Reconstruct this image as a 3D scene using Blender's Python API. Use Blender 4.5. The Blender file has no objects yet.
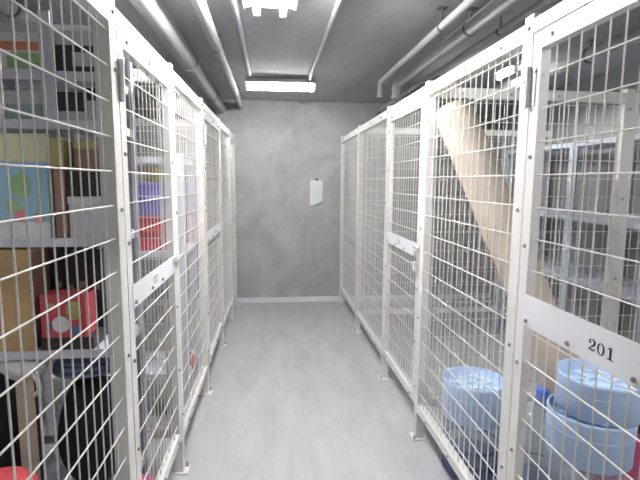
import bpy, math, random
from mathutils import Matrix, Vector, Quaternion
random.seed(7)
PI = math.pi
sc = bpy.context.scene
C = sc.collection

# ------------------------------------------------------------------ materials
def mat(name, col, rough=0.5, metal=0.0, var=0.08, scale=8.0, bump=0.0, spec=0.5, coat=0.0):
    m = bpy.data.materials.new(name); m.use_nodes = True
    nt = m.node_tree; b = nt.nodes['Principled BSDF']
    b.inputs['Roughness'].default_value = rough
    b.inputs['Metallic'].default_value = metal
    b.inputs['Specular IOR Level'].default_value = spec
    b.inputs['Coat Weight'].default_value = coat
    tc = nt.nodes.new('ShaderNodeTexCoord')
    nz = nt.nodes.new('ShaderNodeTexNoise'); nz.inputs['Scale'].default_value = scale
    nz.inputs['Detail'].default_value = 5.0
    nt.links.new(tc.outputs['Object'], nz.inputs['Vector'])
    rp = nt.nodes.new('ShaderNodeValToRGB')
    rp.color_ramp.elements[0].position = 0.3; rp.color_ramp.elements[1].position = 0.7
    rp.color_ramp.elements[0].color = tuple(max(0, c * (1 - var)) for c in col) + (1,)
    rp.color_ramp.elements[1].color = tuple(min(1, c * (1 + var)) for c in col) + (1,)
    nt.links.new(nz.outputs['Fac'], rp.inputs['Fac'])
    nt.links.new(rp.outputs['Color'], b.inputs['Base Color'])
    if bump:
        bp = nt.nodes.new('ShaderNodeBump'); bp.inputs['Strength'].default_value = bump
        bp.inputs['Distance'].default_value = 0.01
        nt.links.new(nz.outputs['Fac'], bp.inputs['Height'])
        nt.links.new(bp.outputs['Normal'], b.inputs['Normal'])
    return m

def concrete(name, dark, light, scale, rough=0.85, streak=(1, 1, 1), fine=60, bump=0.15):
    m = bpy.data.materials.new(name); m.use_nodes = True
    nt = m.node_tree; b = nt.nodes['Principled BSDF']; b.inputs['Roughness'].default_value = rough
    b.inputs['Specular IOR Level'].default_value = 0.35
    tc = nt.nodes.new('ShaderNodeTexCoord')
    mp = nt.nodes.new('ShaderNodeMapping'); mp.inputs['Scale'].default_value = streak
    nt.links.new(tc.outputs['Object'], mp.inputs['Vector'])
    n1 = nt.nodes.new('ShaderNodeTexNoise'); n1.inputs['Scale'].default_value = scale
    n1.inputs['Detail'].default_value = 8; n1.inputs['Roughness'].default_value = 0.62
    n1.inputs['Distortion'].default_value = 0.8
    n2 = nt.nodes.new('ShaderNodeTexNoise'); n2.inputs['Scale'].default_value = fine
    n2.inputs['Detail'].default_value = 4
    nt.links.new(mp.outputs[0], n1.inputs['Vector']); nt.links.new(mp.outputs[0], n2.inputs['Vector'])
    mx = nt.nodes.new('ShaderNodeMath'); mx.operation = 'MULTIPLY_ADD'
    nt.links.new(n2.outputs['Fac'], mx.inputs[0]); mx.inputs[1].default_value = 0.28
    nt.links.new(n1.outputs['Fac'], mx.inputs[2])
    rp = nt.nodes.new('ShaderNodeValToRGB')
    rp.color_ramp.elements[0].position = 0.42; rp.color_ramp.elements[1].position = 0.88
    rp.color_ramp.elements[0].color = tuple(dark) + (1,)
    rp.color_ramp.elements[1].color = tuple(light) + (1,)
    nt.links.new(mx.outputs[0], rp.inputs['Fac'])
    nt.links.new(rp.outputs['Color'], b.inputs['Base Color'])
    bp = nt.nodes.new('ShaderNodeBump'); bp.inputs['Strength'].default_value = bump
    bp.inputs['Distance'].default_value = 0.01
    nt.links.new(mx.outputs[0], bp.inputs['Height']); nt.links.new(bp.outputs['Normal'], b.inputs['Normal'])
    return m

def emit(name, col, s):
    m = bpy.data.materials.new(name); m.use_nodes = True
    nt = m.node_tree; nt.nodes.clear()
    e = nt.nodes.new('ShaderNodeEmission'); o = nt.nodes.new('ShaderNodeOutputMaterial')
    e.inputs['Color'].default_value = tuple(col) + (1,); e.inputs['Strength'].default_value = s
    nt.links.new(e.outputs[0], o.inputs['Surface'])
    return m

def clear_plastic(name, tint, gloss=0.12, body=0.15, bodycol=(0.6, 0.66, 0.75)):
    m = bpy.data.materials.new(name); m.use_nodes = True
    nt = m.node_tree; nt.nodes.clear()
    o = nt.nodes.new('ShaderNodeOutputMaterial')
    t = nt.nodes.new('ShaderNodeBsdfTransparent'); t.inputs['Color'].default_value = tuple(tint) + (1,)
    g = nt.nodes.new('ShaderNodeBsdfGlossy'); g.inputs['Roughness'].default_value = 0.12
    d = nt.nodes.new('ShaderNodeBsdfDiffuse'); d.inputs['Color'].default_value = tuple(bodycol) + (1,)
    m1 = nt.nodes.new('ShaderNodeMixShader'); m1.inputs['Fac'].default_value = body
    m2 = nt.nodes.new('ShaderNodeMixShader'); m2.inputs['Fac'].default_value = gloss
    nt.links.new(t.outputs[0], m1.inputs[1]); nt.links.new(d.outputs[0], m1.inputs[2])
    nt.links.new(m1.outputs[0], m2.inputs[1]); nt.links.new(g.outputs[0], m2.inputs[2])
    nt.links.new(m2.outputs[0], o.inputs['Surface'])
    return m

def slotted(name, col):
    m = mat(name, col, 0.45, 0.0, 0.04, 12)
    nt = m.node_tree; b = nt.nodes['Principled BSDF']
    tc = nt.nodes.new('ShaderNodeTexCoord'); sp = nt.nodes.new('ShaderNodeSeparateXYZ')
    nt.links.new(tc.outputs['Object'], sp.inputs[0])
    def mth(op, a, v=None):
        n = nt.nodes.new('ShaderNodeMath'); n.operation = op
        nt.links.new(a, n.inputs[0])
        if v is not None:
            if isinstance(v, (int, float)): n.inputs[1].default_value = v
            else: nt.links.new(v, n.inputs[1])
        return n.outputs[0]
    fz = mth('LESS_THAN', mth('FRACT', mth('MULTIPLY', sp.outputs['Z'], 25.0)), 0.45)
    ay = mth('LESS_THAN', mth('ABSOLUTE', mth('SUBTRACT', sp.outputs['Y'], 0.020)), 0.005)
    ax = mth('LESS_THAN', mth('ABSOLUTE', mth('SUBTRACT', sp.outputs['X'], 0.020)), 0.005)
    hole = mth('MULTIPLY', fz, mth('MAXIMUM', ay, ax))
    src = b.inputs['Base Color'].links[0].from_socket
    mx = nt.nodes.new('ShaderNodeMixRGB'); mx.inputs['Color2'].default_value = (0.40, 0.45, 0.51, 1)
    nt.links.new(hole, mx.inputs['Fac']); nt.links.new(src, mx.inputs['Color1'])
    nt.links.new(mx.outputs[0], b.inputs['Base Color'])
    return m

M = dict(
    paint=mat('cream_painted_steel', (0.80, 0.785, 0.75), 0.38, 0, 0.03, 5),
    wire=mat('cream_coated_wire', (0.78, 0.76, 0.71), 0.42, 0, 0.03, 5),
    bolt=mat('zinc_bolt', (0.42, 0.41, 0.40), 0.4, 0.6, 0.05),
    steel=mat('bright_steel', (0.72, 0.72, 0.72), 0.25, 0.85, 0.04),
    brass=mat('pale_brass', (0.80, 0.78, 0.74), 0.35, 0.2, 0.04),
    plate=mat('white_plate', (0.84, 0.84, 0.86), 0.4, 0, 0.02, 4),
    ink=mat('dark_ink', (0.03, 0.03, 0.045), 0.6, 0, 0.05),
    greyink=mat('grey_ink', (0.36, 0.38, 0.45), 0.6, 0, 0.05),
    wall=concrete('wall_concrete', (0.34, 0.345, 0.335), (0.56, 0.56, 0.55), 2.2),
    sidewall=concrete('side_concrete', (0.34, 0.345, 0.33), (0.50, 0.50, 0.485), 2.0),
    ceil=concrete('ceiling_concrete', (0.34, 0.34, 0.345), (0.50, 0.50, 0.505), 1.6, streak=(1.5, 0.6, 1)),
    base=mat('skirting_white', (0.80, 0.82, 0.84), 0.4, 0, 0.04),
    pipe=mat('pipe_grey', (0.40, 0.405, 0.41), 0.7, 0, 0.05, 4),
    pipewrap=mat('pipe_wrap', (0.44, 0.44, 0.44), 0.7, 0, 0.08, 6, 0.2),
    conduit=mat('conduit_pale', (0.40, 0.40, 0.42), 0.7, 0, 0.04),
    bracket=mat('bracket_dark', (0.14, 0.14, 0.14), 0.5, 0.4, 0.05),
    lampbody=mat('lamp_enamel', (0.82, 0.83, 0.85), 0.4, 0, 0.02),
    tube=emit('lit_tube', (0.985, 0.99, 1.0), 22.0),
    tube_far=emit('lit_tube_far', (0.985, 0.99, 1.0), 9.0),
    tube_small=emit('lit_tube_small', (0.985, 0.99, 1.0), 20.0),
    tub=mat('blue_tub', (0.56, 0.71, 0.99), 0.38, 0, 0.03, 3),
    tubin=mat('blue_tub_relief', (0.62, 0.80, 0.97), 0.35, 0, 0.05, 20),
    pet=clear_plastic('clear_bottle', (0.86, 0.90, 0.94), 0.08, 0.22, (0.70, 0.74, 0.80)),
    petblue=clear_plastic('blue_bottle_base', (0.55, 0.63, 0.88), 0.10, 0.30, (0.25, 0.33, 0.62)),
    cap=mat('blue_cap', (0.09, 0.18, 0.62), 0.35, 0, 0.05),
    kraft=mat('kraft_paper', (0.60, 0.50, 0.41), 0.75, 0, 0.08, 9, 0.25),
    kraftdark=mat('kraft_dark_edge', (0.46, 0.34, 0.22), 0.6, 0, 0.08, 9),  # darker brown for the edge lines of the wrapping paper
    card=mat('carton_brown', (0.56, 0.37, 0.19), 0.75, 0, 0.08, 6, 0.1),
    tape=mat('packing_tape', (0.62, 0.48, 0.28), 0.35, 0, 0.05),
    rack=mat('rack_pale_blue', (0.62, 0.66, 0.74), 0.42, 0, 0.04),
    rackpost=slotted('rack_slotted_post', (0.58, 0.65, 0.74)),
    lrack=mat('rack_lavender', (0.70, 0.70, 0.78), 0.45, 0, 0.04),
    lrackpost=mat('rack_lavender_post', (0.68, 0.68, 0.78), 0.45, 0, 0.04),
    paper=mat('paper_white', (0.80, 0.83, 0.83), 0.7, 0, 0.02),
    cream=mat('cream_card', (0.80, 0.75, 0.52), 0.6, 0, 0.05),
    skyblue=mat('sky_blue_card', (0.38, 0.62, 0.78), 0.5, 0, 0.05),
    green=mat('leaf_green', (0.36, 0.56, 0.28), 0.6, 0, 0.1),
    pink=mat('pink_print', (0.80, 0.30, 0.36), 0.6, 0, 0.08),
    white=mat('white_card', (0.80, 0.80, 0.82), 0.6, 0, 0.03),
    lilac=mat('lilac_white_card', (0.70, 0.69, 0.76), 0.6, 0, 0.04),
    purple=mat('violet_blue_plastic', (0.20, 0.19, 0.48), 0.45, 0, 0.06),
    red=mat('red_plastic', (0.62, 0.09, 0.11), 0.45, 0, 0.06),
    redcloth=mat('red_cloth', (0.62, 0.07, 0.09), 0.85, 0, 0.15, 14, 0.4),
    yellow=mat('yellow_plastic', (0.82, 0.66, 0.16), 0.5, 0, 0.06),
    orange=mat('orange_red_card', (0.76, 0.27, 0.15), 0.6, 0, 0.06),
    teal=mat('teal_grey_card', (0.30, 0.42, 0.42), 0.6, 0, 0.06),
    black=mat('black_cloth', (0.020, 0.020, 0.024), 0.85, 0, 0.2, 14, 0.4),
    dark=mat('dark_plastic', (0.045, 0.042, 0.042), 0.5, 0, 0.1),
    brown=mat('red_brown_card', (0.36, 0.20, 0.15), 0.65, 0, 0.1),
    olive=mat('olive_ochre_card', (0.50, 0.42, 0.17), 0.65, 0, 0.1),
    bluecloth=mat('slate_blue_cloth', (0.15, 0.20, 0.34), 0.9, 0, 0.15, 14, 0.4),
    bagwhite=mat('white_bag', (0.76, 0.74, 0.72), 0.55, 0, 0.06, 9, 0.4),
    beige=mat('beige_board', (0.58, 0.49, 0.38), 0.7, 0, 0.06),
    greybox=mat('pale_grey_card', (0.56, 0.57, 0.56), 0.6, 0, 0.05),
    magenta=mat('magenta_card', (0.62, 0.10, 0.26), 0.55, 0, 0.08),
    rope=mat('white_rope', (0.78, 0.76, 0.74), 0.8, 0, 0.08),
)

def floor_mat():
    m = concrete('floor_coating', (0.42, 0.415, 0.42), (0.55, 0.545, 0.55), 3.0, 0.42, (2.2, 0.7, 1), 45, 0.04)
    nt = m.node_tree; b = nt.nodes['Principled BSDF']
    tc = nt.nodes.new('ShaderNodeTexCoord'); br = nt.nodes.new('ShaderNodeTexBrick')
    br.offset = 0.0; br.inputs['Scale'].default_value = 1.0
    br.inputs['Color1'].default_value = (1, 1, 1, 1); br.inputs['Color2'].default_value = (0.985, 0.985, 0.985, 1)
    br.inputs['Mortar'].default_value = (0.95, 0.95, 0.95, 1)
    br.inputs['Mortar Size'].default_value = 0.003
    br.inputs['Brick Width'].default_value = 0.10; br.inputs['Row Height'].default_value = 0.45
    nt.links.new(tc.outputs['Object'], br.inputs['Vector'])
    src = b.inputs['Base Color'].links[0].from_socket
    mx = nt.nodes.new('ShaderNodeMixRGB'); mx.blend_type = 'MULTIPLY'; mx.inputs['Fac'].default_value = 1
    nt.links.new(src, mx.inputs['Color1']); nt.links.new(br.outputs['Color'], mx.inputs['Color2'])
    nt.links.new(mx.outputs[0], b.inputs['Base Color'])
    return m
M['floor'] = floor_mat()

# ------------------------------------------------------------------ mesh builder
class MB:
    def __init__(s): s.v = []; s.f = []; s.smooth = []
    def add(s, vs, fs, sm=False):
        o = len(s.v); s.v += [tuple(p) for p in vs]
        for f in fs: s.f.append([i + o for i in f]); s.smooth.append(sm)
        return s
    def box(s, x0, x1, y0, y1, z0, z1):
        x0, x1 = sorted((x0, x1)); y0, y1 = sorted((y0, y1)); z0, z1 = sorted((z0, z1))
        return s.add([(x0, y0, z0), (x1, y0, z0), (x1, y1, z0), (x0, y1, z0), (x0, y0, z1), (x1, y0, z1), (x1, y1, z1), (x0, y1, z1)],
                     [(0, 3, 2, 1), (4, 5, 6, 7), (0, 1, 5, 4), (1, 2, 6, 5), (2, 3, 7, 6), (3, 0, 4, 7)])
    def cyl(s, p0, p1, r, n=10, r2=None, caps=True):
        p0, p1 = Vector(p0), Vector(p1); d = (p1 - p0).normalized()
        a = d.orthogonal().normalized(); b = d.cross(a); r2 = r if r2 is None else r2
        vs = []
        for p, rr in ((p0, r), (p1, r2)):
            for i in range(n):
                t = 2 * PI * i / n; vs.append(p + (a * math.cos(t) + b * math.sin(t)) * rr)
        fs = [(i, (i + 1) % n, n + (i + 1) % n, n + i) for i in range(n)]
        s.add(vs, fs, n > 6)
        if caps: s.add(vs, [tuple(range(n))[::-1], tuple(range(n, 2 * n))])
        return s
    def tube(s, pts, r, n=10):
        pts = [Vector(p) for p in pts]; vs = []; prev = None
        for i, p in enumerate(pts):
            d = (pts[min(i + 1, len(pts) - 1)] - pts[max(i - 1, 0)]).normalized()
            a = d.orthogonal().normalized() if prev is None else (prev - d * prev.dot(d)).normalized()
            prev = a; b = d.cross(a)
            for k in range(n):
                t = 2 * PI * k / n; vs.append(p + (a * math.cos(t) + b * math.sin(t)) * r)
        fs = []
        for i in range(len(pts) - 1):
            for k in range(n):
                fs.append((i * n + k, i * n + (k + 1) % n, (i + 1) * n + (k + 1) % n, (i + 1) * n + k))
        s.add(vs, fs, True)
        return s.add(vs, [tuple(range(n))[::-1], tuple(range((len(pts) - 1) * n, len(pts) * n))])
    def lathe(s, prof, n=40, cx=0, cy=0, wob=None):
        vs = []; m = len(prof)
        for i in range(n):
            t = 2 * PI * i / n
            for j, (r, z) in enumerate(prof):
                k = 1.0 if wob is None else wob(t, j)
                vs.append((cx + r * k * math.cos(t), cy + r * k * math.sin(t), z))
        fs = []
        for i in range(n):
            for j in range(m - 1):
                a = i * m + j; b = ((i + 1) % n) * m + j
                fs.append((a, b, b + 1, a + 1))
        return s.add(vs, fs, True)
    def prism_x(s, poly, x0, x1):
        n = len(poly)
        vs = [(x0, y, z) for y, z in poly] + [(x1, y, z) for y, z in poly]
        fs = [tuple(range(n)), tuple(range(n, 2 * n))[::-1]] + [(i, n + i, n + (i + 1) % n, (i + 1) % n) for i in range(n)]
        return s.add(vs, fs)
    def blob(s, c, rx, ry, rz, seed=0, amp=0.12, n=20, m=12, flat=0.0):
        rd = random.Random(seed); ph = [rd.uniform(0, 6.28) for _ in range(8)]
        vs = []; fs = []
        for j in range(m + 1):
            th = PI * j / m
            for i in range(n):
                t = 2 * PI * i / n
                k = 1 + amp * (math.sin(3 * t + ph[0] + 2 * th) + 0.6 * math.sin(5 * t + ph[1] - 3 * th) + 0.5 * math.sin(4 * th + ph[2]))
                sx = math.sin(th) ** 0.7
                z = math.cos(th) * rz * (1 if j < m / 2 else 1)
                z = max(z, -rz * (1 - flat))
                vs.append((c[0] + rx * k * sx * math.cos(t), c[1] + ry * k * sx * math.sin(t), c[2] + z))
        for j in range(m):
            for i in range(n):
                fs.append((j * n + i, (j + 1) * n + i, (j + 1) * n + (i + 1) % n, j * n + (i + 1) % n))
        return s.add(vs, fs, True)
    def mesh(s, name, m):
        me = bpy.data.meshes.new(name); me.from_pydata(s.v, [], s.f)
        me.polygons.foreach_set('use_smooth', s.smooth)
        me.materials.append(m); me.validate(); me.update()
        return me

def thing(name, label, cat, loc=(0, 0, 0), rot=0.0, group=None):
    o = bpy.data.objects.new(name, None); C.objects.link(o)
    o.empty_display_size = 0.1; o.location = loc; o.rotation_euler = (0, 0, rot)
    o['label'] = label; o['category'] = cat
    if group: o['group'] = group
    return o
def part(name, mb, m, parent, label=None, bevel=0.0, loc=None):
    o = bpy.data.objects.new(name, mb.mesh(name, m) if isinstance(mb, MB) else mb); C.objects.link(o)
    o.parent = parent
    if loc: o.location = loc
    if label: o['label'] = label
    if bevel:
        b = o.modifiers.new('soft_edges', 'BEVEL'); b.width = bevel; b.segments = 2; b.limit_method = 'ANGLE'
    return o
def single(name, mb, m, label, cat, loc=(0, 0, 0), rot=0.0, group=None, bevel=0.0):
    o = bpy.data.objects.new(name, mb.mesh(name, m)); C.objects.link(o)
    o.location = loc; o.rotation_euler = (0, 0, rot); o['label'] = label; o['category'] = cat
    if group: o['group'] = group
    if bevel:
        b = o.modifiers.new('soft_edges', 'BEVEL'); b.width = bevel; b.segments = 2; b.limit_method = 'ANGLE'
    return o
def struct(name, mb, m):
    o = bpy.data.objects.new(name, mb.mesh(name, m)); C.objects.link(o); o['kind'] = 'structure'; return o

# ------------------------------------------------------------------ the room
YB, XW0, XW1, YF, ZC = 5.46, -2.35, 2.75, -1.6, 2.36
struct('floor', MB().box(XW0, XW1, YF, YB, -0.1, 0), M['floor'])
struct('ceiling', MB().box(XW0, XW1, YF, YB, ZC, ZC + 0.1), M['ceil'])
struct('wall_back', MB().box(XW0 - 0.1, XW1 + 0.1, YB, YB + 0.1, -0.1, ZC + 0.1), M['wall'])
struct('wall_left', MB().box(XW0 - 0.1, XW0, YF, YB, -0.1, ZC + 0.1), M['sidewall'])
struct('wall_right', MB().box(XW1, XW1 + 0.1, YF, YB, -0.1, ZC + 0.1), M['sidewall'])
struct('wall_front', MB().box(XW0 - 0.1, XW1 + 0.1, YF - 0.1, YF, -0.1, ZC + 0.1), M['sidewall'])
struct('baseboard_back', MB().box(XW0, XW1, YB - 0.012, YB, 0, 0.062), M['base'])

# ------------------------------------------------------------------ fence kit (local: x into the cage, y along the fence, z up)
XR = 0.81
TILT = 0.0118
def LX(y): return -0.454 + TILT * (y - 1.3)
ROT_L = PI - TILT
ZT, ZB = 1.95, 0.165

bolt_mesh = MB().cyl((-0.0045, 0, 0), (0, 0, 0), 0.0068, 8).cyl((-0.007, 0, 0), (-0.0045, 0, 0), 0.0042, 6).mesh('bolt', M['bolt'])
foot_bolt_mesh = MB().cyl((0, 0, 0), (0, 0, 0.008), 0.009, 6).cyl((0, 0, 0.008), (0, 0, 0.022), 0.005, 8).mesh('anchor_bolt', M['bolt'])
WIRE_R = 0.0024

def wire_mesh(x, u0, u1, z0, z1):
    mb = MB()
    n = max(2, round((u1 - u0) / 0.052)); step = (u1 - u0) / n
    for i in range(1, n): mb.cyl((x, u0 + i * step, z0), (x, u0 + i * step, z1), WIRE_R, 6, caps=False)
    k = math.ceil((z0 - 0.075) / 0.1)
    z = 0.075 + k * 0.1
    while z < z1 - 0.01:
        if z > z0 + 0.01: mb.cyl((x - 0.0045, u0, z), (x - 0.0045, u1, z), WIRE_R, 6, caps=False)
        z += 0.1
    return mb

def angle_frame(u0, u1, z0, z1, w=0.045, top=None, t=0.003, fl=0.03, side=None):
    top = top or w; side = side or w
    mb = MB()
    mb.box(0, t, u0, u1, z1 - top, z1); mb.box(0, t, u0, u1, z0, z0 + w)
    mb.box(0, t, u0, u0 + side, z0 + w, z1 - top); mb.box(0, t, u1 - side, u1, z0 + w, z1 - top)
    a, b, c, d = u0 + side, u1 - side, z0 + w, z1 - top          # inner return flanges
    mb.box(t, fl, a - t, a, c - t, d + t); mb.box(t, fl, b, b + t, c - t, d + t)
    mb.box(t, fl, a, b, c - t, c); mb.box(t, fl, a, b, d, d + t)
    return mb

def bolts(parent, pts, x=0.0):
    for u, z in pts: part('bolt', bolt_mesh, None, parent, loc=(x, u, z))

def post(loc, rot, label, bz=(1.93, 1.77, 1.36, 0.90, 0.45, 0.22), foot=True, side=0.0, group='white fence posts', bare=False):
    t = thing('fence_post', label, 'post', loc, rot, group)
    w = 0.025
    mb = MB().box(0, 0.004, -w, w, 0.006, 1.97).box(0.004, 0.045, -w, -w + 0.003, 0.006, 1.97).box(0.004, 0.045, w - 0.003, w, 0.006, 1.97)
    mb.box(0.004, 0.045, -w + 0.003, w - 0.003, 1.967, 1.97)
    part('shaft', mb, M['paint'], t)
    if foot:
        part('base_plate', MB().box(-0.022, 0.065, -0.040, 0.040, 0, 0.006), M['paint'], t)
        part('anchor_bolt', foot_bolt_mesh, None, t, loc=(-0.010, -0.026, 0.006))
    if not bare: bolts(t, [(side, z) for z in bz])
    return t

def panel(loc, rot, L, label, group='white mesh fence panels', z1=ZT, nb=3):
    t = thing('wire_fence', label, 'fence', loc, rot, group)
    u0, u1 = 0.026, L - 0.026
    part('frame', angle_frame(u0, u1, ZB, z1, 0.042, 0.055, fl=0.04, side=0.007), M['paint'], t)
    part('wire_mesh', wire_mesh(0.016, u0 + 0.007, u1 - 0.007, ZB + 0.042, z1 - 0.055), M['wire'], t)
    pts = []
    for i in range(nb):
        u = u0 + (u1 - u0) * (i + 0.5) / nb; pts += [(u, z1 - 0.03), (u, ZB + 0.02)]
    bolts(t, pts)
    return t

def digits(text, u_left, z0, h, x, m, parent, name='number'):
    """serif numerals; u_left = larger u, reading towards smaller u"""
    mb = MB(); pen = 0.0
    def put(poly):
        mb.prism_x([(u_left - (pen + px) * h * 1.33, z0 + pz * h) for px, pz in poly], x - 0.0008, x)
    def strip(path):
        for i in range(len(path) - 1):
            (x0, z0_, w0), (x1, z1_, w1) = path[i], path[i + 1]
            def nrm(k):
                a = path[max(0, k - 1)]; b = path[min(len(path) - 1, k + 1)]
                dx, dz = b[0] - a[0], b[1] - a[1]; l = math.hypot(dx, dz) or 1
                return -dz / l, dx / l
            n0, n1 = nrm(i), nrm(i + 1)
            put([(x0 + n0[0] * w0, z0_ + n0[1] * w0), (x1 + n1[0] * w1, z1_ + n1[1] * w1),
                 (x1 - n1[0] * w1, z1_ - n1[1] * w1), (x0 - n0[0] * w0, z0_ - n0[1] * w0)])
    for ch in text:
        if ch == '2':
            put([(0.17 + 0.1 * math.cos(a * PI / 6), 0.70 + 0.1 * math.sin(a * PI / 6)) for a in range(12)])
            path = [(0.09, 0.70, 0.03), (0.12, 0.86, 0.035)]
            for a in range(130, -50, -12):
                r = math.radians(a); c = abs(math.cos(r))
                path.append((0.34 + 0.24 * math.cos(r), 0.72 + 0.255 * math.sin(r), 0.03 + 0.06 * max(0, math.cos(r))))
            path += [(0.40, 0.42, 0.06), (0.22, 0.24, 0.035), (0.10, 0.10, 0.025), (0.06, 0.03, 0.02)]
            strip(path)
            strip([(0.05, 0.06, 0.055), (0.20, 0.10, 0.06), (0.38, 0.065, 0.065), (0.52, 0.075, 0.055), (0.59, 0.16, 0.025), (0.61, 0.28, 0.015)])
            pen += 0.80
        elif ch == '0':
            n = 28
            for i in range(n):
                a, b = 2 * PI * i / n, 2 * PI * (i + 1) / n
                put([(0.33 + 0.31 * math.cos(a), 0.49 + 0.51 * math.sin(a)), (0.33 + 0.31 * math.cos(b), 0.49 + 0.51 * math.sin(b)),
                     (0.33 + 0.18 * math.cos(b), 0.49 + 0.45 * math.sin(b)), (0.33 + 0.18 * math.cos(a), 0.49 + 0.45 * math.sin(a))])
            pen += 0.86
        elif ch == '1':
            put([(0.20, 0.0), (0.36, 0.0), (0.36, 1.0), (0.20, 1.0)])
            put([(0.20, 1.0), (0.20, 0.88), (0.03, 0.80), (0.03, 0.86)])
            put([(0.02, 0.0), (0.54, 0.0), (0.54, 0.07), (0.02, 0.07)])
            pen += 0.62
    return part(name, mb, m, parent)

def door(loc, rot, L, label, number=None, plate_z=(1.03, 1.11), mark=True, latch=True):
    """hinges at y = L, latch at y = 0"""
    t = thing('mesh_gate', label, 'gate', loc, rot, 'white mesh gates')
    u0, u1 = 0.03, L - 0.033; z1 = 1.905
    part('frame', angle_frame(u0, u1, 0.19, z1, 0.046, 0.052), M['paint'], t)
    a, b = u0 + 0.046, u1 - 0.046
    part('wire_mesh', wire_mesh(0.016, a, b, 0.236, z1 - 0.052), M['wire'], t)
    pz0, pz1 = plate_z
    pl = part('number_plate', MB().box(-0.002, 0, a - 0.03, b + 0.008, pz0, pz1), M['plate'], t, bevel=0.0005)
    if number: digits(number, u0 + 0.435, pz0 + 0.033, 0.0305, -0.002, M['ink'], pl)
    elif mark:
        c = (u0 + u1) / 2 + 0.06; mb = MB(); zc = (pz0 + pz1) / 2 - 0.013
        for k in range(3):
            q = c - k * 0.022
            mb.box(-0.0028, -0.002, q, q - 0.014, zc, zc + 0.005).box(-0.0028, -0.002, q, q - 0.014, zc + 0.022, zc + 0.027)
            mb.box(-0.0028, -0.002, q, q - 0.004, zc + 0.005, zc + 0.022)
        part('number_mark', mb, M['greyink'], pl, 'small grey number mark')
    for z in (1.745, 0.27):
        h = MB().cyl((-0.009, L - 0.030, z - 0.062), (-0.009, L - 0.030, z + 0.062), 0.0085, 12)
        h.box(-0.003, 0, L - 0.060, L - 0.034, z - 0.058, z + 0.058)
        part('hinge', h, M['paint'], t)
    if latch:
        l = MB().box(-0.006, -0.002, u0 + 0.004, u0 + 0.085, pz1 - 0.030, pz1 - 0.006)
        l.cyl((-0.012, u0 - 0.030, pz1 - 0.018), (-0.012, u0 + 0.07, pz1 - 0.018), 0.006, 10)
        l.box(-0.020, -0.002, u0 + 0.012, u0 + 0.022, pz1 - 0.034, pz1 - 0.006)
        l.box(-0.020, -0.002, u0 + 0.055, u0 + 0.063, pz1 - 0.030, pz1 - 0.006)
        part('latch', l, M['brass'], t)
    pts = []
    for i in range(3):
        pts += [(u0 + (u1 - u0) * (0.12 + 0.38 * i), z1 - 0.026), (u0 + (u1 - u0) * (0.12 + 0.38 * i), 0.212)]
    for z in (1.79, 1.53, 1.25, 0.86, 0.55): pts += [(u1 - 0.022, z)]
    for z in (1.53, 0.86, 0.55): pts += [(u0 + 0.022, z)]
    bolts(t, pts)
    bolts(t, [(u1 - 0.06, pz0 + 0.018), (u1 - 0.27, pz0 + 0.018), (u0 + 0.28, pz0 + 0.018)], -0.002)
    return t

def lintel(loc, rot, L, label):
    return single('lintel_rail', MB().box(0, 0.003, 0.026, L - 0.026, 1.910, 1.953).box(0.003, 0.03, 0.026, L - 0.026, 1.950, 1.953),
                  M['paint'], label, 'rail', loc, rot, 'rails above the gates')

# right fence -------------------------------------------------------
RP = [0.60, 1.448, 2.415, 3.225, 4.31, 5.40]
def RLOC(y): return (XR, y, 0)
post(RLOC(RP[0]), 0, 'white post on the latch side of the gate numbered 201')
post(RLOC(RP[1]), 0, 'tall white post on the hinge side of the gate numbered 201')
post(RLOC(RP[2]), 0, 'white post in front of the top of the leaning brown paper roll', bz=(1.93, 1.5, 1.2, 0.7, 0.3), side=0.012)
post(RLOC(RP[3]), 0, 'white post carrying the hinges of the padlocked right gate', bz=(1.93, 1.3, 0.7, 0.3))
post(RLOC(RP[4]), 0, 'white right-hand post between two plain mesh panels, far from the gates', bz=(1.93, 0.9))
post(RLOC(RP[5]), 0, 'white right-hand post standing against the concrete end wall', bz=(1.93, 0.9))
panel(RLOC(RP[1]), 0, RP[2] - RP[1], 'white mesh panel beside the 201 gate, in front of brown paper roll and blue tub')
panel(RLOC(RP[3]), 0, RP[4] - RP[3], 'white mesh panel just beyond the hinges of the padlocked right gate')
panel(RLOC(RP[4]), 0, RP[5] - RP[4], 'farthest white mesh panel on the right, touching the end wall post')
door(RLOC(RP[0]), 0, RP[1] - RP[0], 'white mesh gate with a wide plate numbered 201', '201', (0.995, 1.098))
door(RLOC(RP[2]), 0, RP[3] - RP[2], 'white mesh gate on the right closed with a hanging padlock')
lintel(RLOC(RP[0]), 0, RP[1] - RP[0], 'white rail running above the gate numbered 201')
lintel(RLOC(RP[2]), 0, RP[3] - RP[2], 'white rail above the padlocked right gate')

# padlock hanging from the latch of the second right gate
t = thing('padlock', 'pale padlock hanging from the latch of the right gate', 'padlock', (XR - 0.018, RP[2] + 0.047, 1.012))
part('body', MB().box(-0.009, 0.009, -0.021, 0.021, -0.052, 0), M['brass'], t, bevel=0.004)
sh = [(0, -0.013, -0.004), (0, -0.013, 0.045)] + [(0, -0.013 * math.cos(a * PI / 6), 0.045 + 0.013 * math.sin(a * PI / 6)) for a in range(1, 6)] + [(0, 0.013, 0.045), (0, 0.013, -0.004)]
part('shackle', MB().tube(sh, 0.0035, 8), M['steel'], t, 'bright steel shackle')

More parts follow.
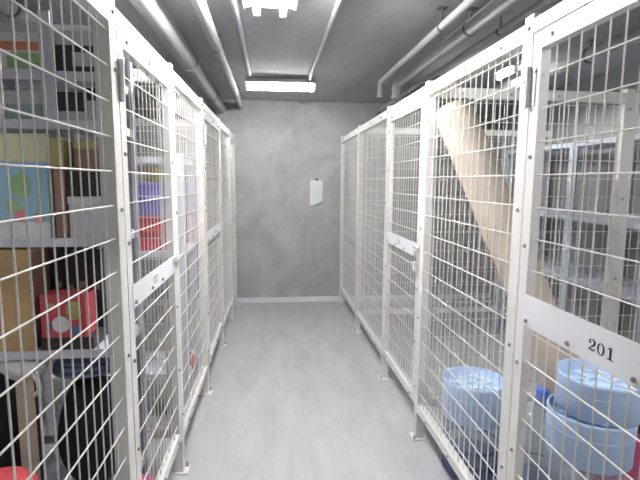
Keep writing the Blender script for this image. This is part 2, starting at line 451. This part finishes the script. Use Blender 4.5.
# left fence ---------------------------------------------------------
LP = [0.50, 1.458, 2.225, 3.09, 4.01, 4.84, 5.41]
def LLOC(y): return (LX(y), y, 0)
post(LLOC(LP[0]), ROT_L, 'white left-hand post nearest the viewer at the edge of the frame')
post(LLOC(LP[1]), ROT_L, 'white left-hand post beside the hinges of the nearest left gate')
post(LLOC(LP[2]), ROT_L, 'white post on the latch side of the nearest left gate', bz=(1.93, 1.3, 0.3))
post(LLOC(LP[3]), ROT_L, 'white post on the hinge side of the second left gate', bz=(1.93, 1.3, 0.3))
post(LLOC(LP[4]), ROT_L, 'white post on the latch side of the second left gate', bz=(1.93, 0.3))
post(LLOC(LP[5]), ROT_L, 'white left-hand post, last one before the end wall post', bz=(1.93,))
post(LLOC(LP[6]), ROT_L, 'white left-hand post against the concrete end wall', bz=(1.93,))
panel(LLOC(LP[1]), ROT_L, LP[1] - LP[0], 'large white mesh panel at left in front of the crowded shelf of boxes')
panel(LLOC(LP[3]), ROT_L, LP[3] - LP[2], 'white mesh panel between the two nearer left gates')
panel(LLOC(LP[5]), ROT_L, LP[5] - LP[4], 'white mesh panel beyond the second left gate', nb=2)
door(LLOC(LP[2]), ROT_L, LP[2] - LP[1], 'nearest white mesh gate on the left with plate and latch')
door(LLOC(LP[4]), ROT_L, LP[4] - LP[3], 'second white mesh gate on the left, midway to the end wall')
door(LLOC(LP[6]), ROT_L, LP[6] - LP[5], 'narrow white mesh gate on the left next to the end wall', mark=False)
lintel(LLOC(LP[2]), ROT_L, LP[2] - LP[1], 'white rail above the nearest left gate')
lintel(LLOC(LP[4]), ROT_L, LP[4] - LP[3], 'white rail above the second left gate')
lintel(LLOC(LP[6]), ROT_L, LP[6] - LP[5], 'white rail above the narrow left gate by the end wall')

# partitions between the cages (face towards the viewer) --------------
def partition(xa, xb, y, label):
    t = panel((xb, y, 0), PI / 2, xb - xa, label, 'mesh partitions between cages', nb=4)
    return t
def ppost(x, y, label):
    return post((x, y, 0), PI / 2, label, bz=(1.86, 1.36, 0.90, 0.45), group='partition posts')
partition(0.860, 1.99, RP[2] + 0.032, 'white mesh partition behind the leaning brown paper roll')
ppost(1.99, RP[2] + 0.032, 'pale post of the right partition in front of the pale blue rack')
partition(1.99, 2.73, RP[2] + 0.032, 'white mesh partition at far right in front of the pale blue rack')
partition(0.86, 2.73, RP[4], 'white mesh partition deep on the right near the end wall')
xl = LX(LP[2]) - 0.04
partition(-1.40, xl, LP[2] + 0.02, 'white mesh partition on the left, behind the crowded shelf')
ppost(-1.40, LP[2] + 0.02, 'pale post of the left partition behind the crowded shelf')
partition(-2.33, -1.40, LP[2] + 0.02, 'white mesh partition in the dark corner at far left')
xl = LX(LP[4]) - 0.04
partition(-1.36, xl, LP[4], 'white mesh partition on the left beyond the violet and red crates')
ppost(-1.36, LP[4], 'pale post of the left partition beyond the violet and red crates')

# ------------------------------------------------------------------ racks
def rack(name_label, loc, rot, W, D, H, levels, pm, sm, xs=(0.0, 1.0), group='slotted steel racks'):
    """local: x along the front (0..W), y depth (0..D)"""
    t = thing('storage_rack', name_label, 'rack', loc, rot, group)
    L = MB().box(0, 0.04, 0, 0.003, 0, H).box(0, 0.003, 0.003, 0.04, 0, H)
    me = L.mesh('post', pm)
    for k in xs:
        q = part('post', me, None, t, loc=(k * W if k < 0.5 else k * W, 0, 0)); q.scale = (1 if k < 0.5 else -1, 1, 1)
    for k in (0.0, 1.0):
        q = part('post', me, None, t, loc=(k * W, D, 0)); q.scale = (1 if k < 0.5 else -1, -1, 1)
    for z in levels:
        s = MB().box(0.004, W - 0.004, 0.004, D - 0.004, z - 0.003, z)
        s.box(0.004, W - 0.004, 0.004, 0.006, z - 0.034, z - 0.003).box(0.004, W - 0.004, D - 0.006, D - 0.004, z - 0.034, z - 0.003)
        s.box(0.004, 0.006, 0.006, D - 0.006, z - 0.034, z - 0.003).box(W - 0.006, W - 0.004, 0.006, D - 0.006, z - 0.034, z - 0.003)
        part('shelf', s, sm, t)
    return t
# right racks face the corridor: local x runs along -y, local y runs along +x
rack('pale blue slotted rack, the nearer one on the right, seen past the partition post', (2.25, 3.29, 0), -PI / 2, 0.79, 0.42, 1.76, (0.20, 0.745, 1.205, 1.755), M['rackpost'], M['rack'])
rack('pale blue slotted rack, the farther one on the right, behind the paper roll', (2.25, 4.30, 0), -PI / 2, 1.0, 0.42, 1.76, (0.20, 0.745, 1.205, 1.755), M['rackpost'], M['rack'])

# left crowded rack faces the viewer
LYR = 1.86
rack('lavender steel rack crowded with boxes behind the left mesh panel', (-1.66, LYR, 0), 0, 1.05, 0.36, 2.08, (0.13, 0.775, 1.225, 1.672, 1.848), M['lrackpost'], M['lrack'])
part('divider', MB().box(0, 0.042, -0.004, 0, 0, 0.415), M['lrackpost'], [o for o in C.objects if o.name.startswith('storage_rack') and o.get('label', '').startswith('lavender')][0], loc=(0.822, 0, 1.640))
rack('slim steel rack deeper on the left holding the violet and red crates', (-1.32, 2.72, 0), 0, 0.82, 0.40, 1.60, (0.30, 1.04, 1.58), M['lrackpost'], M['lrack'])

# ------------------------------------------------------------------ things in the left cage
def carton(name, label, cat, x0, x1, z0, z1, body, y=None, d=0.28, lid=None, lidm=None, tape=None, group=None):
    y = LYR + 0.01 if y is None else y
    w = x1 - x0; h = z1 - z0
    t = thing(name, label, cat, ((x0 + x1) / 2, y + d / 2, z0), 0, group)
    hl = lid or 0
    part('body', MB().box(-w / 2, w / 2, -d / 2, d / 2, 0, h - hl), M[body], t, bevel=0.003)
    if lid: part('lid', MB().box(-w / 2 - 0.003, w / 2 + 0.003, -d / 2 - 0.003, d / 2 + 0.003, h - hl, h), M[lidm], t, bevel=0.003)
    if tape: part('tape', MB().box(-0.025, 0.025, -d / 2 - 0.0012, -d / 2, h * 0.62, h).box(-0.025, 0.025, -d / 2 - 0.0012, d / 2, h, h + 0.001), M[tape], t)
    return t
G = 'boxes on the crowded left rack'
Z5, Z4, Z3, Z2, Z1 = 1.848, 1.672, 1.225, 0.775, 0.13
# topmost shelf
t = carton('carton', 'cream carton with an orange-red band on the top left shelf', 'box', -1.13, -0.985, Z5, 2.02, 'greybox', lid=0.035, lidm='greybox', group=G)
part('band', MB().box(-0.0735, 0.0735, -0.1415, -0.14, 0.075, 0.115), M['orange'], t); part('label_panel', MB().box(-0.06, 0.05, -0.1415, -0.14, 0.01, 0.065), M['teal'], t)
t = carton('carton', 'carton with orange band and green panel on the top left shelf', 'box', -0.980, -0.835, Z5, 2.01, 'white', lid=0.03, lidm='greybox', group=G)
part('band', MB().box(-0.073, 0.073, -0.1415, -0.14, 0.07, 0.10), M['orange'], t); part('label_panel', MB().box(-0.05, 0.07, -0.1415, -0.14, 0.005, 0.062), M['green'], t)
carton('flat_box', 'flat pale grey box on the dark case, top left shelf beside the post', 'box', -0.795, -0.625, Z5 + 0.095, Z5 + 0.165, 'greybox', lid=0.02, lidm='white', group=G)
t = carton('dark_case', 'dark low case under the flat grey box, top left shelf', 'box', -0.790, -0.63, Z5, Z5 + 0.095, 'dark', group=G)
part('label_panel', MB().box(-0.02, 0.07, -0.1415, -0.14, 0.02, 0.07), M['greybox'], t)
# second shelf
carton('white_box', 'white box at the left end of the second left shelf', 'box', -1.13, -0.985, Z4, 1.80, 'white', lid=0.04, lidm='lilac', group=G)
carton('grey_green_box', 'grey-green box on the second left shelf beside the post', 'box', -0.975, -0.845, Z4, 1.775, 'teal', lid=0.05, lidm='greybox', group=G)
carton('grey_box', 'pale grey box with dark corner straps, second left shelf', 'box', -0.79, -0.70, Z4, 1.775, 'greybox', lid=0.07, lidm='dark', group=G)
carton('grey_box', 'small grey box at the right end of the second left shelf', 'box', -0.695, -0.625, Z4, 1.79, 'greybox', tape='dark', group=G)
# third shelf
t = carton('toy_box', 'light blue picture box with a broad cream lid on the left shelf', 'box', -1.16, -0.845, Z3, 1.620, 'skyblue', lid=0.105, lidm='cream', group=G)
pr = MB().box(-0.157, 0.157, -0.1412, -0.14, 0.0, 0.062)
part('base_strip', pr, M['white'], t)
def disc(mb, x, z, r, y=-0.1416, ry=1.0):
    n = 16; pts = [(x + r * math.cos(2 * PI * i / n), y, z + ry * r * math.sin(2 * PI * i / n)) for i in range(n)]
    return mb.add(pts, [tuple(range(n))])
for a_ in ((0.06, 0.20, 0.036, -0.1416, 1.4), (0.03, 0.12, 0.028), (-0.07, 0.17, 0.03)): part('green_print', disc(MB(), *a_), M['green'], t)
for a_ in ((0.055, 0.085, 0.024), (0.118, 0.075, 0.020), (-0.06, 0.08, 0.018)): part('pink_print', disc(MB(), *a_, -0.1419), M['pink'], t)
carton('narrow_box', 'narrow ochre box standing between picture box and white box', 'box', -0.825, -0.785, Z3, 1.60, 'brown', lid=0.10, lidm='olive', group=G)
carton('white_box', 'lilac-white box sitting above the edge of the third left shelf', 'box', -0.775, -0.640, Z3, 1.385, 'lilac', lid=0.03, lidm='white', group=G)
carton('dark_case', 'dark case on top of the lilac-white box', 'box', -0.775, -0.640, 1.386, 1.48, 'dark', group=G)
carton('brown_box', 'red-brown box on top of the dark case, third left shelf', 'box', -0.745, -0.640, 1.481, 1.595, 'brown', lid=0.03, lidm='olive', group=G)
# fourth shelf
t = carton('cardboard_box', 'big brown cardboard box on the left shelf', 'box', -1.24, -0.935, Z2, 1.180, 'card', tape='tape', group=G)
part('side_edge', MB().box(0.1525, 0.156, -0.13, 0.13, 0.005, 0.39), M['brown'], t)
for i, (a, b, h) in enumerate(((-0.915, -0.875, 0.40), (-0.870, -0.825, 0.38), (-0.818, -0.775, 0.40), (-0.768, -0.72, 0.385))):
    s = ('tall black binder right next to the cardboard box', 'tall black binder, second from the cardboard box', 'tall black binder, third from the cardboard box', 'tall black binder farthest from the cardboard box')[i]
    t = thing('binder', s, 'binder', ((a + b) / 2, LYR + 0.25, Z2), 0, 'black binders behind the red box')
    w = (b - a) / 2
    part('cover', MB().box(-w, -w + 0.003, -0.09, 0.09, 0, h).box(w - 0.003, w, -0.09, 0.09, 0, h).box(-w, w, -0.093, -0.09, 0, h), M['dark'], t)
    part('pages', MB().box(-w + 0.004, w - 0.004, -0.088, 0.085, 0.004, h - 0.01), M['greybox'], t)
    part('spine_label', MB().box(-w * 0.6, w * 0.6, -0.0938, -0.093, h * 0.55, h * 0.62), M['brown'], t)
t = carton('red_box', 'red printed box in front of the black binders', 'box', -0.905, -0.735, Z2 + 0.05, Z2 + 0.225, 'red', d=0.10, group=G)
mb = MB(); disc(mb, -0.01, 0.055, 0.034, -0.0512); part('white_print', mb, M['white'], t)
part('yellow_print', disc(MB(), 0.04, 0.11, 0.03, -0.0512, 1.3), M['olive'], t); part('yellow_print', disc(MB(), -0.045, 0.13, 0.014, -0.0512), M['olive'], t)
part('blue_print', disc(MB(), 0.045, 0.028, 0.026, -0.0514, 0.8), M['bluecloth'], t); part('blue_print', disc(MB(), -0.055, 0.05, 0.014, -0.0514), M['bluecloth'], t)
carton('shoe_box', 'low dark box under the red printed box', 'box', -0.91, -0.71, Z2, Z2 + 0.049, 'dark', d=0.14, group=G)
# lower shelf and floor
def bag(name, label, cat, c, rx, ry, rz, m, seed, z0, handle=None, group=None):
    t = thing(name, label, cat, (c[0], c[1], z0), 0, group)
    part('body', MB().blob((0, 0, rz * 0.85), rx, ry, rz, seed, 0.05, 28, 16, 0.15), M[m], t)
    if handle:
        pts = [(-rx * 0.45 + rx * 0.9 * i / 12, -ry * 0.3, rz * 1.7 + rz * 0.55 * math.sin(PI * i / 12)) for i in range(13)]
        part('handle', MB().tube(pts, 0.007, 8), M[handle], t)
    return t
t = thing('beige_board', 'beige board standing upright on the lowest left shelf', 'board', (-0.99, LYR + 0.03, Z1), 0)
part('board', MB().box(-0.036, 0.036, -0.008, 0.008, 0, 0.525), M['beige'], t, bevel=0.002)
part('edge_strip', MB().box(0.0365, 0.040, -0.008, 0.008, 0, 0.525), M['dark'], t)
t = thing('plastic_bag', 'crumpled white plastic bag on top of the beige board', 'bag', (-1.00, LYR + 0.06, 0.657))
part('body', MB().blob((0, 0, 0.040), 0.085, 0.085, 0.045, 4, 0.07, 28, 14), M['bagwhite'], t)
part('handle', MB().tube([(0.05, -0.07, 0.04), (0.085, -0.085, 0.01), (0.09, -0.09, -0.03), (0.07, -0.085, -0.05)], 0.009, 8), M['bagwhite'], t)
bag('duffel_bag', 'black cloth bag on the lowest left shelf under the blue cloth', 'bag', (-0.79, LYR + 0.17), 0.135, 0.13, 0.25, 'black', 2, Z1)
t = thing('folded_cloth', 'folded slate blue cloth lying on the black bag', 'cloth', (-0.79, LYR + 0.14, 0.628))
for k in range(3): part('fold', MB().blob((0.004 * k, 0, 0.018 + 0.027 * k), 0.145 - 0.005 * k, 0.11, 0.016, 10 + k, 0.03, 24, 8), M['bluecloth'], t)
bag('black_bag', 'black cloth bag beside the beige board, far left', 'bag', (-1.17, LYR + 0.17), 0.13, 0.13, 0.26, 'black', 3, Z1)
# on the floor in front of the rack
t = bag('tote_bag', 'red cloth bag on the floor at the lower left corner', 'bag', (-0.95, 1.60), 0.15, 0.13, 0.235, 'redcloth', 5, 0)
part('drawstring', MB().tube([(0.02 + 0.05 * math.cos(a * 0.5), -0.10 + 0.02 * math.sin(a), 0.385 + 0.035 * math.sin(a * 0.5)) for a in range(13)], 0.0055, 8), M['rope'], t, 'white rope drawstring')
bag('rucksack', 'black rucksack on the floor behind the first left mesh panel', 'bag', (-0.68, 1.60), 0.11, 0.12, 0.18, 'black', 6, 0, 'dark')
bag('pink_pouch', 'magenta pouch on the floor behind the nearest left gate', 'bag', (-0.585, 1.98), 0.065, 0.10, 0.065, 'magenta', 8, 0)
# violet and red crates deeper on the left
def crate(label, x, y, z, w, d, h, m, lidm):
    t = thing('plastic_crate', label, 'crate', (x, y, z), 0, 'plastic crates deep on the left')
    mb = MB(); th = 0.006
    mb.box(-w / 2, w / 2, -d / 2, d / 2, 0, th)
    mb.box(-w / 2, w / 2, -d / 2, -d / 2 + th, th, h).box(-w / 2, w / 2, d / 2 - th, d / 2, th, h)
    mb.box(-w / 2, -w / 2 + th, -d / 2 + th, d / 2 - th, th, h).box(w / 2 - th, w / 2, -d / 2 + th, d / 2 - th, th, h)
    part('body', mb, M[m], t, bevel=0.002)
    part('rim', MB().box(-w / 2 - 0.008, w / 2 + 0.008, -d / 2 - 0.008, d / 2 + 0.008, h - 0.025, h), M[lidm], t, bevel=0.003)
    part('handle', MB().box(-0.05, 0.05, -d / 2 - 0.016, -d / 2, h * 0.5, h * 0.5 + 0.02), M[lidm], t, bevel=0.003)
    return t
crate('red plastic crate deep on the left, under the violet one', -0.70, 2.92, 1.041, 0.31, 0.32, 0.205, 'red', 'red')
crate('violet plastic crate stacked on the red one', -0.70, 2.92, 1.247, 0.31, 0.32, 0.19, 'purple', 'purple')
t = thing('yellow_basket', 'small yellow basket on top of the violet crate', 'basket', (-0.64, 2.90, 1.438))
part('body', MB().lathe([(0.0, 0), (0.09, 0), (0.115, 0.085), (0.109, 0.085), (0.085, 0.006), (0, 0.006)], 24), M['yellow'], t)
part('rim', MB().lathe([(0.107, 0.080), (0.121, 0.080), (0.121, 0.09), (0.107, 0.09), (0.107, 0.080)], 24), M['yellow'], t)
# small red thing hanging low behind the second left gate's hinge post
single('red_rag', MB().blob((0, 0, 0.05), 0.05, 0.05, 0.06, 21, 0.1, 20, 12, 0.1), M['redcloth'], 'small red rag on the low grey box beside the left fence', 'rag', (-0.53, 2.88, 0.26))
carton('low_box', 'low grey box on the floor under the small red rag', 'box', -0.64, -0.50, 0, 0.26, 'greybox', y=2.78, d=0.2, tape='tape')

# ------------------------------------------------------------------ right cage contents
def bottle_profile(r, h):
    return [(0.0, 0.012), (r * 0.72, 0.0), (r * 0.96, 0.012), (r, 0.03), (r, h * 0.24), (r * 0.955, h * 0.265), (r * 0.955, h * 0.285), (r, h * 0.31),
            (r, h * 0.50), (r * 0.955, h * 0.525), (r * 0.955, h * 0.545), (r, h * 0.57), (r, h * 0.72), (r * 0.93, h * 0.79), (r * 0.68, h * 0.86), (r * 0.30, h * 0.905), (0.030, h * 0.93), (0.028, h)]
def bottle(label, x, y, h, r=0.135, cap=False, cut=None):
    t = thing('water_bottle', label, 'bottle', (x, y, 0), 0, 'large clear water bottles')
    pf = bottle_profile(r, h)
    if cut: pf = [p for p in pf if p[1] <= cut]; pf.append((0, pf[-1][1]))
    part('body', MB().lathe(pf, 48), M['pet'], t)
    part('base', MB().lathe([(0, 0.004), (r * 0.9, 0.004), (r * 1.005, 0.02), (r * 1.005, 0.085), (r * 0.99, 0.09)], 48), M['petblue'], t, 'blue tinted base')
    part('grip_ring', MB().lathe([(r * 0.96, h * 0.268), (r * 1.012, h * 0.272), (r * 1.012, h * 0.282), (r * 0.96, h * 0.286)], 48), M['petblue'], t)
    if cap:
        part('cap', MB().lathe([(0, h + 0.012), (0.026, h + 0.012), (0.029, h + 0.006), (0.029, h - 0.05), (0.031, h - 0.055), (0.031, h - 0.062), (0.028, h - 0.062)], 28), M['cap'], t, 'dark blue screw cap')
    return t
def tub(label, x, y, z, r=0.15, h=0.235, rot=0.0, tilt=(0, 0), dd=0.045, taper=0.965):
    t = thing('plastic_tub', label, 'tub', (x, y, z), rot, 'light blue plastic tubs')
    t.rotation_euler = (tilt[0], tilt[1], rot)
    rb = r * taper; ri = r - 0.010
    pf = [(0, 0.0), (rb - 0.008, 0), (rb, 0.006), (r - 0.001, h - 0.018), (r, h - 0.010), (r - 0.001, h - 0.002), (r - 0.004, h), (ri + 0.001, h - 0.001), (ri - 0.001, h - 0.006), (ri - 0.004, h - dd), (0, h - dd)]
    part('body', MB().lathe(pf, 64), M['tub'], t)
    z0 = h - dd
    mb = MB()
    mb.lathe([(0.118, z0), (0.118, z0 + 0.008), (0.110, z0 + 0.008), (0.110, z0)], 48)
    mb.lathe([(0.046, z0), (0.046, z0 + 0.012), (0.036, z0 + 0.012), (0.036, z0)], 36)
    for i in range(8):
        a = 2 * PI * i / 8; c, s = math.cos(a), math.sin(a); q = 0.006
        A = [(0.05, -q), (0.105, -q * 2.2), (0.105, q * 2.2), (0.05, q)]
        p = [(u * c - v * s, u * s + v * c) for u, v in A]
        mb.add([(a_, b_, z0) for a_, b_ in p] + [(a_, b_, z0 + 0.010) for a_, b_ in p], [(4, 5, 6, 7), (0, 1, 5, 4), (1, 2, 6, 5), (2, 3, 7, 6), (3, 0, 4, 7)])
    part('moulded_relief', mb, M['tubin'], t)
    part('band', MB().lathe([(r * 0.985 - r * (1 - taper) * 0.38, h * 0.60), (r + 0.0008 - r * (1 - taper) * 0.36, h * 0.625), (r + 0.0008 - r * (1 - taper) * 0.34, h * 0.66), (r * 0.985 - r * (1 - taper) * 0.32, h * 0.68)], 64), M['tub'], t)
    return t
bottle('clear water bottle on the floor under the single blue tub', 1.0, 2.10, 0.56, 0.138, cut=0.285)
tub('single light blue tub behind the plain mesh panel, below the paper roll', 1.0, 2.10, 0.291, 0.155, 0.195, 0.3)
bottle('clear water bottle on the floor under the two stacked blue tubs', 1.165, 1.50, 0.62, 0.138, cut=0.45)
tub('lower light blue tub of the stack behind gate 201', 1.170, 1.50, 0.450, 0.147, 0.175, 0.9)
tub('upper light blue tub standing on another one behind gate 201', 1.192, 1.494, 0.6255, 0.147, 0.140, 0.2, taper=0.955)
bottle('clear water bottle with a dark blue cap standing between the tubs', 1.212, 1.86, 0.522, 0.132, cap=True)
carton('magenta_box', 'tall magenta box at the right edge behind the tub stack', 'box', 1.40, 1.53, 0, 0.50, 'magenta', y=1.62, d=0.12, lid=0.06, lidm='dark')

# leaning roll wrapped in kraft paper
A = Vector((0.917, 2.336, 1.83)); B = Vector((1.577, 1.883, 0.046))
L = (A - B).length
t = thing('paper_roll', 'long brown paper-wrapped roll leaning behind the right mesh panel', 'roll', B)
t.rotation_mode = 'QUATERNION'; t.rotation_quaternion = (A - B).to_track_quat('Z', 'Y')
R0 = 0.103
rd = random.Random(3)
pf = [(0, 0.0), (R0 * 0.9, 0.0), (R0, 0.01)] + [(R0 * (1 - 0.07 * k / 16 + rd.uniform(-0.010, 0.010)), L * k / 16) for k in range(1, 16)] + [(R0 * 0.93, L - 0.07), (R0 * 0.92, L - 0.05)]
part('wrapping', MB().lathe(pf, 40, wob=lambda a, j: 1 + 0.012 * math.sin(3 * a + j * 0.7)), M['kraft'], t)
fold = [(R0 * 0.925, L - 0.052), (R0 * 0.91, L - 0.02), (R0 * 0.80, L + 0.005), (R0 * 0.45, L + 0.008), (0.02, L - 0.004), (0, L - 0.006)]
part('folded_end', MB().lathe(fold, 40, wob=lambda a, j: 1 + (0.06 if 0 < j < 5 else 0.0) * math.sin(9 * a + 1.3 * j)), M['kraft'], t)
for q, dz in ((0.6, 0.0), (2.2, 0.35), (3.9, 0.15)):
    pts = [(R0 * (0.945 + 0.004 * s) * math.cos(q + 0.22 * s), R0 * (0.945 + 0.004 * s) * math.sin(q + 0.22 * s), L * (0.97 - 0.055 * s) - dz) for s in range(8)]
    part('paper_edge', MB().tube(pts, 0.0022, 6), M['kraftdark'], t)
# paper flap peeled at the top
part('paper_flap', MB().add([(R0 * math.cos(2.6 + 0.2 * i) * (0.95 + 0.05 * j), R0 * math.sin(2.6 + 0.2 * i) * (0.95 + 0.05 * j), L - 0.13 + 0.05 * j + 0.01 * math.sin(i * 2)) for j in range(4) for i in range(6)],
     [(j * 6 + i, j * 6 + i + 1, (j + 1) * 6 + i + 1, (j + 1) * 6 + i) for j in range(3) for i in range(5)], True), M['kraft'], t)

# ------------------------------------------------------------------ notice on the end wall
t = thing('wall_notice', 'white paper notice hung on the concrete end wall', 'notice', (0.535, YB - 0.004, 1.465))
vs = []; fs = []; nx, nz = 8, 10
for j in range(nz + 1):
    for i in range(nx + 1):
        u = i / nx; v = j / nz
        bot = -0.315 + 0.06 * max(0, u - 0.25) / 0.75
        vs.append((-0.078 + 0.156 * u - 0.004 * v, -0.002 - 0.003 * v * v * (0.4 + 0.6 * u), bot * v))
for j in range(nz):
    for i in range(nx):
        fs.append((j * (nx + 1) + i, j * (nx + 1) + i + 1, (j + 1) * (nx + 1) + i + 1, (j + 1) * (nx + 1) + i))
sh = part('sheet', MB().add(vs, fs, True), M['paper'], t)
so = sh.modifiers.new('thickness', 'SOLIDIFY'); so.thickness = 0.0006
part('clip', MB().box(-0.016, 0.016, -0.009, 0.003, -0.004, 0.018), M['dark'], t)
ruled = MB()
for k in range(4): ruled.box(-0.052 + 0.03 * k, -0.049 + 0.03 * k, -0.0052, -0.0046, -0.25, -0.04)
part('ruled_line', ruled, M['greybox'], t)

# ------------------------------------------------------------------ pipes and lamps on the ceiling
def run_pipe(label, x, z, r, y0, y1, m, name='ceiling_pipe', hangers=(), end=None, group='pipes under the ceiling', collars=()):
    t = thing(name, label, 'pipe', (x, y0, z), 0, group)
    pts = [(0, 0, 0), (0, y1 - y0, 0)]
    if end:  # elbow down, then off to the right
        e = y1 - y0; b = max(0.03, r * 1.15); pts = [(0, 0, 0), (0, e - b, 0)]
        pts += [(0, e - b + b * math.sin(a * PI / 12), -b + b * math.cos(a * PI / 12)) for a in range(1, 7)]
        pts += [(0, e, -end)]
    part('pipe', MB().tube(pts, r, 16), M[m], t)
    if end: part('end_collar', MB().cyl((0, y1 - y0, -end - 0.02), (0, y1 - y0, -end), r * 1.2, 16), M[m], t)
    for c in collars: part('collar', MB().cyl((0, c - y0 - 0.03, 0), (0, c - y0 + 0.03, 0), r * 1.13, 16), M[m], t)
    for hy in hangers:
        hb = MB().cyl((0, hy - y0 - 0.012, 0), (0, hy - y0 + 0.012, 0), r * 1.06, 16)
        hb.cyl((0, hy - y0, r), (0, hy - y0, ZC - z - 0.006), 0.006, 8).box(-0.025, 0.025, hy - y0 - 0.02, hy - y0 + 0.02, ZC - z - 0.006, ZC - z)
        part('hanger', hb, M['bracket'], t)
    return t
run_pipe('thick wrapped pipe under the ceiling above the left fence', -0.56, 2.262, 0.062, YF, YB, 'pipewrap', hangers=(0.9, 4.6), collars=(1.2, 3.4))
run_pipe('medium grey pipe on the ceiling right of the thick wrapped pipe', -0.335, 2.285, 0.034, YF, YB, 'pipe', hangers=(1.1, 3.1, 4.7))
run_pipe('thin conduit on the ceiling between the left pipes and the lamps', -0.178, 2.338, 0.018, YF, 4.05, 'conduit', 'ceiling_conduit')
run_pipe('thin conduit on the ceiling to the right of both corridor lamps', 0.345, 2.342, 0.015, YF, YB, 'conduit', 'ceiling_conduit')
run_pipe('slim grey pipe nearest the corridor on the right, bent down at its end', 0.90, 2.262, 0.021, YF, 3.86, 'pipe', hangers=(1.0, 2.48), end=0.10)
run_pipe('thicker grey pipe in the middle of three on the right, bent at its end', 1.055, 2.262, 0.040, YF, 3.92, 'pipe', hangers=(1.0, 2.47), end=0.10)
run_pipe('thin grey pipe outermost of three above the right fence', 1.235, 2.26, 0.020, YF, YB, 'pipe', hangers=(1.0, 2.5, 4.2))
run_pipe('large grey duct pipe above the cage of gate 201', 1.45, 2.25, 0.080, YF, YB, 'pipe', hangers=(2.0, 4.0))
run_pipe('grey pipe above the racks by the right wall', 2.05, 2.27, 0.050, YF, YB, 'pipe', hangers=(0.4, 2.9, 4.4))
run_pipe('grey pipe crossing high above the crowded left rack', -1.25, 2.275, 0.045, YF, YB, 'pipe', hangers=(0.4, 2.5, 4.4))
# cross pipe over the left cage
t = thing('cross_pipe', 'pale pipe crossing the ceiling above the left fence', 'pipe', (-2.3, 1.98, 2.318), 0, 'pipes under the ceiling')
part('pipe', MB().cyl((0, 0, 0), (1.60, 0, 0), 0.03, 16), M['pipe'], t)
part('end_cap', MB().cyl((1.60, 0, 0), (1.63, 0, 0), 0.036, 16), M['pipe'], t)

def lamp(label, x, y, along_x, Ln, W, m='tube', z=ZC):
    t = thing('fluorescent_lamp', label, 'lamp', (x, y, z), 0 if along_x else PI / 2, 'fluorescent lamps on the ceiling')
    part('housing', MB().box(-Ln / 2, Ln / 2, -W * 0.22, W * 0.22, -0.045, 0), M['lampbody'], t, bevel=0.003)
    rf = MB().add([(-Ln / 2, -W / 2, -0.050), (Ln / 2, -W / 2, -0.050), (Ln / 2, -W * 0.2, -0.03), (-Ln / 2, -W * 0.2, -0.03),
                   (-Ln / 2, W / 2, -0.050), (Ln / 2, W / 2, -0.050), (Ln / 2, W * 0.2, -0.03), (-Ln / 2, W * 0.2, -0.03)],
                  [(0, 1, 2, 3), (7, 6, 5, 4)])
    part('reflector', rf, M['lampbody'], t)
    n = 2 if W > 0.2 else 1
    for k in range(n):
        yy = 0 if n == 1 else (-W / 4 + k * W / 2)
        part('tube', MB().cyl((-Ln / 2 + 0.03, yy, -0.068), (Ln / 2 - 0.03, yy, -0.068), 0.0165, 16), M[m], t, 'glowing white tube')
        for s in (-1, 1): part('socket', MB().box(s * (Ln / 2 - 0.03), s * (Ln / 2 - 0.004), yy - 0.016, yy + 0.016, -0.090, -0.046), M['lampbody'], t)
    return t
lamp('lit fluorescent lamp in front of the concrete end wall', 0.093, 4.34, True, 0.63, 0.26, 'tube_far')
lamp('lit twin-tube fluorescent lamp overhead at the top edge of the view', 0.0, 2.16, False, 0.63, 0.26)
lamp('added unseen fluorescent lamp over the crowded left cage, out in front of its rack', -1.30, 0.50, False, 0.63, 0.16, 'tube_small')  # lamp added out of view to brighten the boxes on the left rack
lamp('added fluorescent lamp over the cage of gate 201, out of view', 1.75, 0.45, False, 0.63, 0.16)  # unseen extra lamp, put in to light the contents of this cage
lamp('short lit fluorescent lamp over the racks on the right', 1.83, 3.56, False, 0.30, 0.14, 'tube_small')

# ------------------------------------------------------------------ world, camera, view
w = bpy.data.worlds.new('world'); sc.world = w; w.use_nodes = True
w.node_tree.nodes['Background'].inputs[0].default_value = (0.5, 0.52, 0.55, 1)
w.node_tree.nodes['Background'].inputs[1].default_value = 0.0
cam = bpy.data.cameras.new('camera'); co = bpy.data.objects.new('camera', cam); C.objects.link(co)
cam.sensor_width = 36; cam.sensor_fit = 'HORIZONTAL'; cam.lens = 462 / 640 * 36; cam.clip_start = 0.02
Rm = Matrix(((0.99448425, 0.00593078, -0.10471821), (-0.10462875, 0.12598155, -0.98649961), (0.00734185, 0.99201486, 0.1259072)))
co.matrix_world = Matrix.Translation((0, 0, 1.45)) @ Rm.to_4x4()
sc.camera = co
vs_ = sc.view_settings
vs_.view_transform = 'Standard'; vs_.look = 'None'; vs_.gamma = 1.0; vs_.use_curve_mapping = False
vs_.exposure = 3.3
